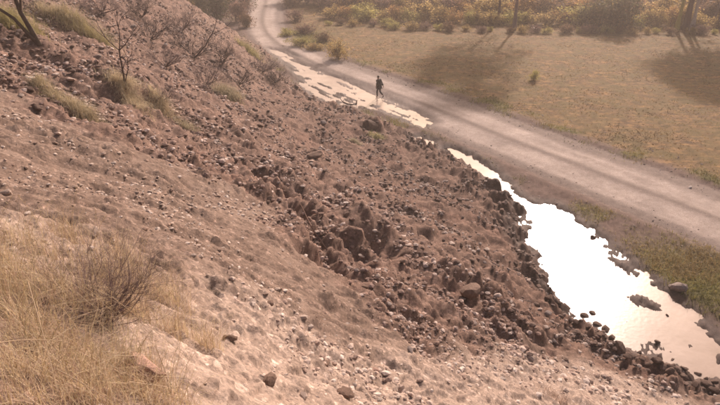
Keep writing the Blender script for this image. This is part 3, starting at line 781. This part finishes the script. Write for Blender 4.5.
# bare woody plants
def grow_branch(mb, p, d, ln, rad, depth, r, tint, wig=.16, up=.08, kids=(2, 4), k=4, tips=None, spread=.75):
    m = 5; P = [np.array(p, float)]; d = np.array(d, float); d /= np.linalg.norm(d)
    for _ in range(m):
        d = d + r.normal(0, wig, 3) + np.array([0, 0, up]); d /= np.linalg.norm(d); P.append(P[-1] + d * ln / m)
    mb.tube(P, np.linspace(rad, rad * .55, m + 1), k, tint)
    if depth == 0:
        if tips is not None: tips.append(P[-1])
        return
    for _ in range(r.integers(kids[0], kids[1] + 1)):
        j = r.integers(2, m + 1); e = d + r.normal(0, spread, 3); e[2] = e[2] * .6 + .15
        grow_branch(mb, P[j], e, ln * r.uniform(.45, .75), rad * r.uniform(.4, .6), depth - 1, r, tint, wig, up, kids, 3, tips, spread)
    grow_branch(mb, P[-1], d, ln * .6, rad * .55, depth - 1, r, tint, wig, up, kids, 3, tips, spread)

def woody(name, u, v, label, cat, stems, seed, tint, group=None, minrad=.55):
    """stems: (direction, length in px, radius in px, depth)"""
    p = hit(u, v); k = (p - camo.location).length / FPX; r = np.random.default_rng(seed)
    root = bpy.data.objects.new(name, None); COL.objects.link(root); root.location = p
    for d, ln, rad, dep, kids in stems:
        mb = MB(); tips = []
        n0 = len(mb.V)
        grow_branch(mb, (0, 0, -.08), d, ln * k, rad * k, dep, r, tint, kids=kids, tips=tips)
        first_v, first_f, first_t = mb.V[0], mb.F[0], mb.T[0]
        a = MB(); a.V = [first_v]; a.F = [first_f]; a.T = [first_t]; st = a.build('stem', BARK, root)
        if len(mb.V) > 1:
            b = MB(); off = len(first_v); b.V = mb.V[1:]; b.F = [f - off for f in mb.F[1:]]; b.T = mb.T[1:]; tag(b.build('twigs', BARK, root), kind='stuff')
    return tag(root, label, cat, group)
DK = (.075, .048, .044); GRY = (.15, .105, .098); MOSS = (.10, .068, .048)
woody('forked_tree', 40, 46, 'forked tree with two bare leaning trunks in the top left corner', 'tree',
      [((-.42, .1, 1), 75, 2.9, 3, (1, 3)), ((-.62, -.1, .95), 72, 2.2, 3, (1, 3))], 31, MOSS)
woody('bare_sapling', 125, 86, 'thin bare sapling standing in the straw tussock', 'sapling', [((.02, .05, 1), 36, 1.3, 3, (2, 3)), ((.10, -.1, 1), 28, .7, 2, (2, 4))], 33, DK)
BARE_ = [(192,56,34,'bare bush with a long dark branch on the upper debris'),(165,66,30,'tangled bare bush right of the sapling'),(222,62,26,'greyish bare bush near the slope crest'),
         (205,84,26,'low bare bush in the middle of the upper debris'),(150,40,30,'spreading bare bush high on the slope behind the sapling'),(262,72,20,'small bare bush above the water on the road'),
         (238,84,20,'small twiggy bush left of the wet bend'),(182,30,24,'bare bush on the skyline of the slope'),(277,82,18,'lowest twiggy bush at the edge of the slide'),(160,100,22,'short dead bush at the end of the straw tussock'),
         (142,16,26,'bare bush at the top edge above the sapling'),(100,14,24,'thin bare bush at the top edge right of the forked tree')]
for i, (u, v, s, lb) in enumerate(BARE_):
    r = np.random.default_rng(400 + i)
    st = [((math.cos(a) * 1.1, math.sin(a) * 1.1, r.uniform(.15, .7)), s * r.uniform(.35, .6), .38, 3, (2, 4)) for a in r.uniform(0, 6.28, 13)]
    woody('bare_bush', u, v, lb, 'bush', st, 500 + i, GRY if i % 2 else DK, 'bare bushes on the upper slope')
woody('dead_branch', 193, 58, 'dark dead branch pointing up out of the debris', 'branch', [((1.3, .1, .35), 30, .9, 2, (1, 2))], 77, DK)
woody('fallen_pole', 236, 92, 'long thin bleached pole lying down the debris slope', 'branch', [((-.9, .35, .35), 40, .8, 0, (0, 0))], 78, (.26, .19, .16))
woody('snapped_branch', 356, 105, 'dark snapped branch sticking out of the mud by the road', 'branch', [((-.8, -.3, .05), 12, .9, 1, (1, 2)), ((.2, .1, 1), 5, .9, 0, (0, 0))], 79, DK)
woody('exposed_root', 338, 262, 'thin exposed root lying along the crack in the debris', 'root', [((-.75, .6, .38), 46, 1.3, 1, (1, 2))], 80, (.19, .12, .095))
st = []
r = np.random.default_rng(90)
for a in r.uniform(0, 6.28, 44): st.append(((math.cos(a) * r.uniform(.3, 1.7), math.sin(a) * r.uniform(.3, 1.7), 1), r.uniform(32, 62), .5, 3, (2, 4)))
woody('dead_shrub', 100, 318, 'dark purplish dead shrub in the middle of the dry grass', 'shrub', st, 91, (.15, .10, .098))

# leafy shrubs and trees beyond the field
def leaves(mb, centres, n, spread, size, tints, r):
    c = centres[r.integers(0, len(centres), n)] + r.normal(0, 1, (n, 3)) * spread
    a = r.normal(size=(n, 3)); a /= np.linalg.norm(a, axis=1)[:, None]; b = np.cross(a, r.normal(size=(n, 3))); b /= np.linalg.norm(b, axis=1)[:, None]
    s = size * r.uniform(.5, 1.2, (n, 1)); a = a * s; b = b * s * .6
    tn = np.array(tints)[r.integers(0, len(tints), n)] * r.uniform(.7, 1.25, (n, 1))
    mb.quads(np.stack([c - a, c + b, c + a, c - b], 1), tn)
ORANGE = [(.34, .20, .085), (.40, .24, .10), (.26, .15, .07), (.38, .26, .12)]
GOLD = [(.42, .31, .12), (.36, .26, .10), (.28, .19, .08), (.46, .35, .17)]
PLUM = [(.17, .105, .085), (.21, .135, .11), (.14, .09, .075)]
DKG = [(.055, .06, .032), (.075, .075, .04), (.09, .08, .045), (.045, .05, .03)]
BRN = [(.15, .095, .055), (.20, .125, .07), (.12, .075, .045)]
_sm = {}
def shrub_mesh(kind, tints, k):
    if (kind, k) not in _sm:
        r = np.random.default_rng(hash(kind) % 1000 + k * 17 if False else sum(map(ord, kind)) + k * 17)
        mb = MB(); tips = []
        for _ in range(7):
            a = r.uniform(0, 6.28); grow_branch(mb, (r.normal(0, .12), r.normal(0, .12), -.05), (math.cos(a) * .7, math.sin(a) * .7, 1), r.uniform(.35, .6), .022, 2, r, (.13, .09, .07), tips=tips, kids=(2, 3))
        st = mb; lf = MB(); T = np.array(tips)
        T[:, :2] *= 1.0 / max(np.abs(T[:, :2]).max(), .01) * .55; T[:, 2] = T[:, 2] / T[:, 2].max() * .85
        low = np.stack([r.normal(0, .3, 30), r.normal(0, .3, 30), r.uniform(.05, .5, 30)], 1)
        leaves(lf, np.concatenate([T, low]), 2000, .085, .040, tints, r)
        def mk(m, nm, mat):
            me = npmesh(nm, np.concatenate(m.V), np.concatenate(m.F)); vcol(me, 'tint', np.concatenate(m.T)); me.materials.append(mat); return me
        _sm[kind, k] = (mk(st, 'stems', BARK), mk(lf, 'foliage', LEAF))
    return _sm[kind, k]
PAL = {'orange': ORANGE, 'golden': GOLD, 'plum-brown': PLUM, 'dark green': DKG, 'brown': BRN, 'yellow-olive': [(.40, .35, .11), (.34, .30, .10), (.28, .25, .08), (.44, .39, .17)]}
def shrub(x, y, h_, w, kind, label, group, name='shrub'):
    sm, lm = shrub_mesh(kind, PAL[kind], random.randrange(3))
    z = float(zat(x, y)); root = bpy.data.objects.new(name, None); COL.objects.link(root); root.location = (x, y, z - .03)
    root.scale = (w, w, h_); root.rotation_euler = (0, 0, random.uniform(0, 6.28))
    tag(link('stems', sm, None, root), kind='stuff'); link('foliage', lm, None, root)
    return tag(root, label, 'shrub', group)
rs = random.Random(12)
def shrub_row(pix, back, kinds, hr, where, group, count):
    cnt = {}
    for i in range(count):
        f = (i + .5) / count; u = pix[0][0] + (pix[-1][0] - pix[0][0]) * f + rs.uniform(-4, 4); v = np.interp(u, [p[0] for p in pix], [p[1] for p in pix]) + rs.uniform(-1, 1)
        x, y = flat(u, v); y += back; x *= (y) / (y - back)
        kd = kinds[i % len(kinds)] if rs.random() < .7 else rs.choice(kinds); h_ = rs.uniform(*hr)
        q = cnt[kd] = cnt.get(kd, 0) + 1
        shrub(x, y, h_, h_ * rs.uniform(1.1, 1.7), kd, f'{ordinal(q)} {kd} shrub from the road in {where}', group)
EDGE = [(322, 25), (420, 30), (500, 33), (600, 34), (735, 36)]
shrub_row(EDGE, 0, ['yellow-olive', 'brown', 'golden', 'plum-brown'], (.6, 1.2), 'the low row edging the field', 'low shrubs at the field edge', 30)
shrub_row([(u, v - 4) for u, v in EDGE], 2.5, ['golden', 'orange', 'yellow-olive', 'golden'], (1.6, 2.6), 'the bright autumn row', 'autumn shrubs behind the field', 30)
shrub_row([(u, v - 12) for u, v in EDGE], 3, ['plum-brown', 'orange', 'brown', 'golden'], (2.0, 3.4), 'the tall row behind', 'tall shrubs at the back', 28)
shrub_row([(290, 10), (735, 16)], 6, ['brown', 'plum-brown', 'golden'], (2.5, 4), 'the rearmost row', 'rearmost shrubs', 24)
x, y = flat(339, 60); shrub(x, y, 2.1, 1.9, 'golden', 'round olive-gold bush beside the road before the bend', None, 'roadside_bush')
x, y = flat(533, 81); shrub(x, y, 1.0, .9, 'yellow-olive', 'small lone olive bush standing in the dry field', None, 'field_bush')
for (u, v, h_, w, kd, lb) in [(300,46,.9,2.2,'yellow-olive','low yellow-green bush on the inside of the road bend'),(288,36,.9,2,'yellow-olive','low yellow-green bush nearest the road bend'),(315,50,.8,2,'golden','low golden bush before the round roadside bush'),(306,34,1.2,2.2,'plum-brown','plum-brown bush behind the yellow bank at the bend'),(325,42,1.1,2,'brown','brown bush behind the round roadside bush'),
                           (616,29,4.6,5.4,'dark green','big dark green bush standing above the field edge'),(592,28,3.4,3.2,'dark green','dark green bush left of the big dark one')]:
    x, y = flat(u, v); shrub(x, y, h_, w, kd, lb, None, 'bush')
LEFT = [(188,12,4.0,3.2,'orange','orange bush behind the slope crest at the top'),(205,16,4.6,3.2,'dark green','dark green bush right of the orange one behind the crest'),(222,20,4.2,3.2,'dark green','second dark green bush behind the crest, nearer the road'),
        (240,22,3.2,2.6,'plum-brown','plum-brown bush left of the road at the top'),(248,28,2.0,1.8,'brown','low brown bush at the left road edge before the bend'),(172,6,4.5,3.2,'brown','brown bush furthest left behind the crest'),(232,6,4,3.0,'brown','brown bush beside the far road'),
        (246,8,3,2.2,'dark green','dark green bush at the left edge of the far road'),(212,0,4.6,3.4,'plum-brown','plum-brown bush at the top behind the dark green ones'),(292,8,2.2,2.2,'brown','brown bush at the right edge of the far road'),(296,22,1.6,2.0,'plum-brown','low plum-brown bush right of the road above the bend')]
for (u, v, h_, w, kd, lb) in LEFT:
    x, y = flat(u, v); shrub(x, y, h_, w, kd, lb, None, 'bush')

def tree(u, v, back, h_, tint, tints, label, seed, rad=.17, lean=(0, 0), nl=5200):
    x, y = flat(u, v); q = (y + back) / y; x *= q; y += back
    r = np.random.default_rng(seed); root = bpy.data.objects.new('autumn_tree', None); COL.objects.link(root); root.location = (x, y, float(zat(x, y)) - .05)
    tr = MB(); m = 9; T = np.linspace(0, 1, m); P = np.stack([lean[0] * T * h_ + r.normal(0, .07, m) * T, lean[1] * T * h_ + r.normal(0, .07, m) * T, T * h_], 1)
    tr.tube(P, rad * (1 - .8 * T) * (1 + .6 * np.exp(-T * 14)), 9, tint); tr.build('trunk', BARK, root)
    lb = MB(); tips = []
    for i in range(16):
        f = r.uniform(.28, .95); a = r.uniform(0, 6.28); p0 = np.array([np.interp(f, T, P[:, j]) for j in range(3)])
        grow_branch(lb, p0, (math.cos(a), math.sin(a), .9), h_ * .30 * (1.25 - f), rad * .35 * (1.1 - f), 2, r, tint, tips=tips, kids=(2, 3))
    lb.build('limbs', BARK, root)
    lf = MB(); leaves(lf, np.array(tips), nl, .6, .19, tints, r); lf.build('crown', LEAF, root)
    return tag(root, label, 'tree', 'tall trees beyond the field')
tree(691, 33, 0, 15, (.40, .33, .28), GOLD, 'pale-trunked tall tree at the right end of the field edge', 1, .21)
tree(676, 32, 0, 13, (.36, .30, .08), GOLD, 'mossy yellow-trunked tree left of the pale-trunked one', 2, .22, (.03, 0))
tree(685, 31, 0, 15, DK, BRN, 'dark-trunked tree between the pale and the mossy trunks', 3, .34)
tree(712, 26, 0, 13, GRY, ORANGE, 'leaning grey-trunked tree at the right edge', 4, .16, (.12, 0))
tree(514, 31, 0, 16.5, GRY, PLUM, 'tall grey-trunked tree above the field shadow', 5, .18)
tree(498, 24, 0, 15.5, DK, BRN, 'slender dark tree left of the grey-trunked one', 6, .14)
tree(718, 29, 0, 15, GRY, GOLD, 'tall golden tree at the right frame edge behind the leaning one', 7, .2)

# grass of the field and verges
def sward(name, n, weight, hr, tints, label, seed, bw):
    r = np.random.default_rng(seed); w = weight * RR[:, None] ** .8; w[np.abs(np.degrees(np.arctan2(GX, GY))) > 41.5] = 0; w[RR > 105, :] = 0
    p = w.ravel() / w.sum(); pick = r.choice(p.size, n, p=p); d = np.hypot(VV[pick, 0], VV[pick, 1])
    x = VV[pick, 0] + r.normal(0, .004, n) * d; y = VV[pick, 1] + r.normal(0, .004, n) * d
    base = np.stack([x, y, zat(x, y) - .01], 1); mb = MB()
    g = fbm(x * .2, y * .2, 3, seed); order = np.argsort(g + r.normal(0, .12, n)); cut = np.array_split(order, len(tints))
    for ids, tn in zip(cut, tints):
        b = base[ids]; rep = np.repeat(b, 3, 0) + r.normal(0, .05, (len(b) * 3, 3)) * np.array([1, 1, 0])
        blades(mb, rep, r.uniform(*hr), .55, bw, [tn], r, seg=2)
    o = mb.build(name, BLADE); return tag(o, label, 'grass', kind='stuff')
gm = greenm.reshape(GX.shape)
fieldw = L['field'] * (L['pool'] > .3)
sward('field_grass', 26000, fieldw * (.25 + sstep(-.3, .3, fbm(GX * .3, GY * .3, 3, 301))), (.05, .10), [(.15, .095, .04), (.30, .195, .08), (.48, .35, .14), (.22, .19, .055), (.40, .27, .12)], 'short dry grass covering the field beyond the road', 302, .03)
sward('verge_grass', 7000, gm * (L['pool'] > .25), (.14, .26), [(.14, .13, .035), (.24, .215, .06), (.34, .29, .09), (.28, .20, .08)], 'green-olive grass on the road verges', 303, .011)

# ------------------------------------------------------------------ the walker
def skin_obj(name, verts, edges, radii, mat, parent, root=0):
    me = bpy.data.meshes.new(name); me.from_pydata(verts, edges, []); o = link(name, me, mat, parent)
    sk = o.modifiers.new('skin', 'SKIN'); sk.use_smooth_shade = True
    for i, rv in enumerate(radii):
        d = me.skin_vertices[0].data[i]; d.radius = rv if isinstance(rv, tuple) else (rv, rv); d.use_root = (i == root)
    ss = o.modifiers.new('subd', 'SUBSURF'); ss.levels = 2; ss.render_levels = 2
    return o
SKIN = mat_simple('skin', (.34, .20, .14), (.38, .23, .17), 20, .6, 0)
COAT = mat_simple('coat', (.020, .016, .018), (.032, .026, .028), 12, .85, .3, 60)
TROU = mat_simple('trousers', (.028, .024, .028), (.040, .034, .038), 12, .85, .3, 60)
HAIR = mat_simple('hair', (.012, .009, .008), (.02, .016, .014), 30, .7, .3, 80)
SHOE = mat_simple('shoe', (.02, .016, .014), (.03, .025, .02), 12, .7, 0)
px_, py_ = flat(379, 97.5); pz_ = float(zat(px_, py_))
person = bpy.data.objects.new('person', None); COL.objects.link(person)
person.location = (px_, py_, pz_ + .01); person.rotation_euler = (0, 0, R(48))
Lh = [(-.22, .19, .93), (-.215, .215, .88)]; 
BV = [(0,0,.94),(0,.01,1.12),(0,.04,1.32),(0,.07,1.46),(0,.095,1.54),(0,.12,1.61),(0,.125,1.69),          # 0-6 trunk, neck, head
      (-.17,.05,1.42),(-.25,-.06,1.16),(-.22,.10,.95),(.17,.05,1.42),(.25,-.04,1.15),(.24,-.22,.96),        # 7-12 arms
      (-.09,0,.88),(-.09,.13,.49),(-.09,.10,.09),(-.09,.22,.04),(.09,0,.88),(.09,-.02,.48),(.09,-.36,.25),(.09,-.33,.11),  # 13-20 legs
      (0,.215,1.60)]
BE = [(0,1),(1,2),(2,3),(3,4),(4,5),(5,6),(3,7),(7,8),(8,9),(3,10),(10,11),(11,12),(0,13),(13,14),(14,15),(15,16),(0,17),(17,18),(18,19),(19,20),(5,21)]
BR = [(.14,.11),(.13,.10),(.15,.11),(.09,.08),(.055,.055),(.085,.095),(.075,.085),.055,.043,.03,.055,.043,.03,.08,.055,.04,.032,.08,.055,.04,.032,.018]
body = skin_obj('body', BV, BE, BR, SKIN, person)
CV = BV[:4] + [BV[7], tuple(BV[8]), tuple(BV[9]), BV[10], BV[11], BV[12], (0, -.005, .86)]
coat = skin_obj('jacket', CV, [(0,1),(1,2),(2,3),(3,4),(4,5),(5,6),(3,7),(7,8),(8,9),(0,10)], [(.215,.18),(.215,.185),(.235,.20),(.12,.11),.10,.085,.062,.10,.085,.062,(.205,.17)], COAT, person)
trs = skin_obj('trousers', [BV[0], BV[13], BV[14], (-.09,.105,.10), BV[17], BV[18], (.09,-.33,.26)], [(0,1),(1,2),(2,3),(0,4),(4,5),(5,6)], [(.15,.12),.10,.075,.062,.10,.075,.062], TROU, person)
skin_obj('shoe', [(-.09,.07,.05),(-.09,.17,.045),(-.09,.25,.04)], [(0,1),(1,2)], [(.045,.05),(.048,.04),(.04,.03)], SHOE, person)
skin_obj('shoe', [(.09,-.37,.22),(.09,-.33,.12),(.09,-.28,.05)], [(0,1),(1,2)], [(.045,.05),(.045,.045),(.035,.04)], SHOE, person)
skin_obj('hair', [(0,.085,1.60),(0,.085,1.68),(0,.12,1.73),(0,.17,1.71)], [(0,1),(1,2),(2,3)], [(.085,.075),(.09,.085),(.085,.06),(.06,.035)], HAIR, person)
for s_, w_, fw in ((-1, BV[9], (0.02, .25, -1)), (1, BV[12], (-.02, -.35, -1))):          # hands: palm, four fingers, thumb
    f = Vector(fw).normalized(); side = Vector((0, 1, 0)) - f * f.y; side.normalize(); w_ = Vector(w_); palm = w_ + f * .09
    verts = [w_, palm]; edges = [(0, 1)]; rad = [(.026, .018), (.036, .016)]
    hand = skin_obj('hand', [tuple(q) for q in verts], edges, rad, SKIN, person)
    inw = Vector((-s_, 0, 0))
    for j, ln in enumerate((.075, .085, .08, .06)):
        b0 = palm + side * (.027 - .018 * j); b1 = b0 + f * ln * .55 + inw * .008; b2 = b1 + f * ln * .4 + inw * .03
        skin_obj('finger', [tuple(b0 - f * .01), tuple(b1), tuple(b2)], [(0, 1), (1, 2)], [.0095, .009, .0075], SKIN, hand)
    t0 = w_ + f * .03 + side * .025; t1 = t0 + side * .03 + f * .03; t2 = t1 + f * .032 + inw * .012
    skin_obj('thumb', [tuple(t0), tuple(t1), tuple(t2)], [(0, 1), (1, 2)], [.011, .010, .008], SKIN, hand)
for s_ in (-1, 1):
    em = npmesh('eye', IV1 * .011 + np.array([s_ * .032, .205, 1.635]), IF1); link('eye', em, HAIR, person)
    em = npmesh('ear', IV1 * np.array([.012, .022, .034]) + np.array([s_ * .088, .115, 1.625]), IF1); link('ear', em, SKIN, person)
tag(person, 'person in dark jacket and trousers walking along the gravel road', 'person')

# ------------------------------------------------------------------ hazy air
hz = NT('hazy_air'); hz.t.nodes.remove(hz.b)
pv = hz.n('ShaderNodeVolumePrincipled'); pv.inputs['Color'].default_value = (.95, .84, .77, 1); pv.inputs['Density'].default_value = .0013; pv.inputs['Anisotropy'].default_value = .35
hz.l(pv.outputs[0], hz.out.inputs['Volume'])
bm = bmesh.new(); bmesh.ops.create_cube(bm, size=1); hm = bpy.data.meshes.new('haze'); bm.to_mesh(hm); bm.free()
ext = float(RR[-1]) + 10; zlo = float(GZ.min()) - 1; zhi = float(GZ.max()) + 3
ho = link('haze', hm, hz.m); ho.scale = (2 * ext, 2 * ext, zhi - zlo); ho.location = (0, 0, (zhi + zlo) / 2)
tag(ho, 'thin warm haze filling the valley air', 'haze', kind='stuff')
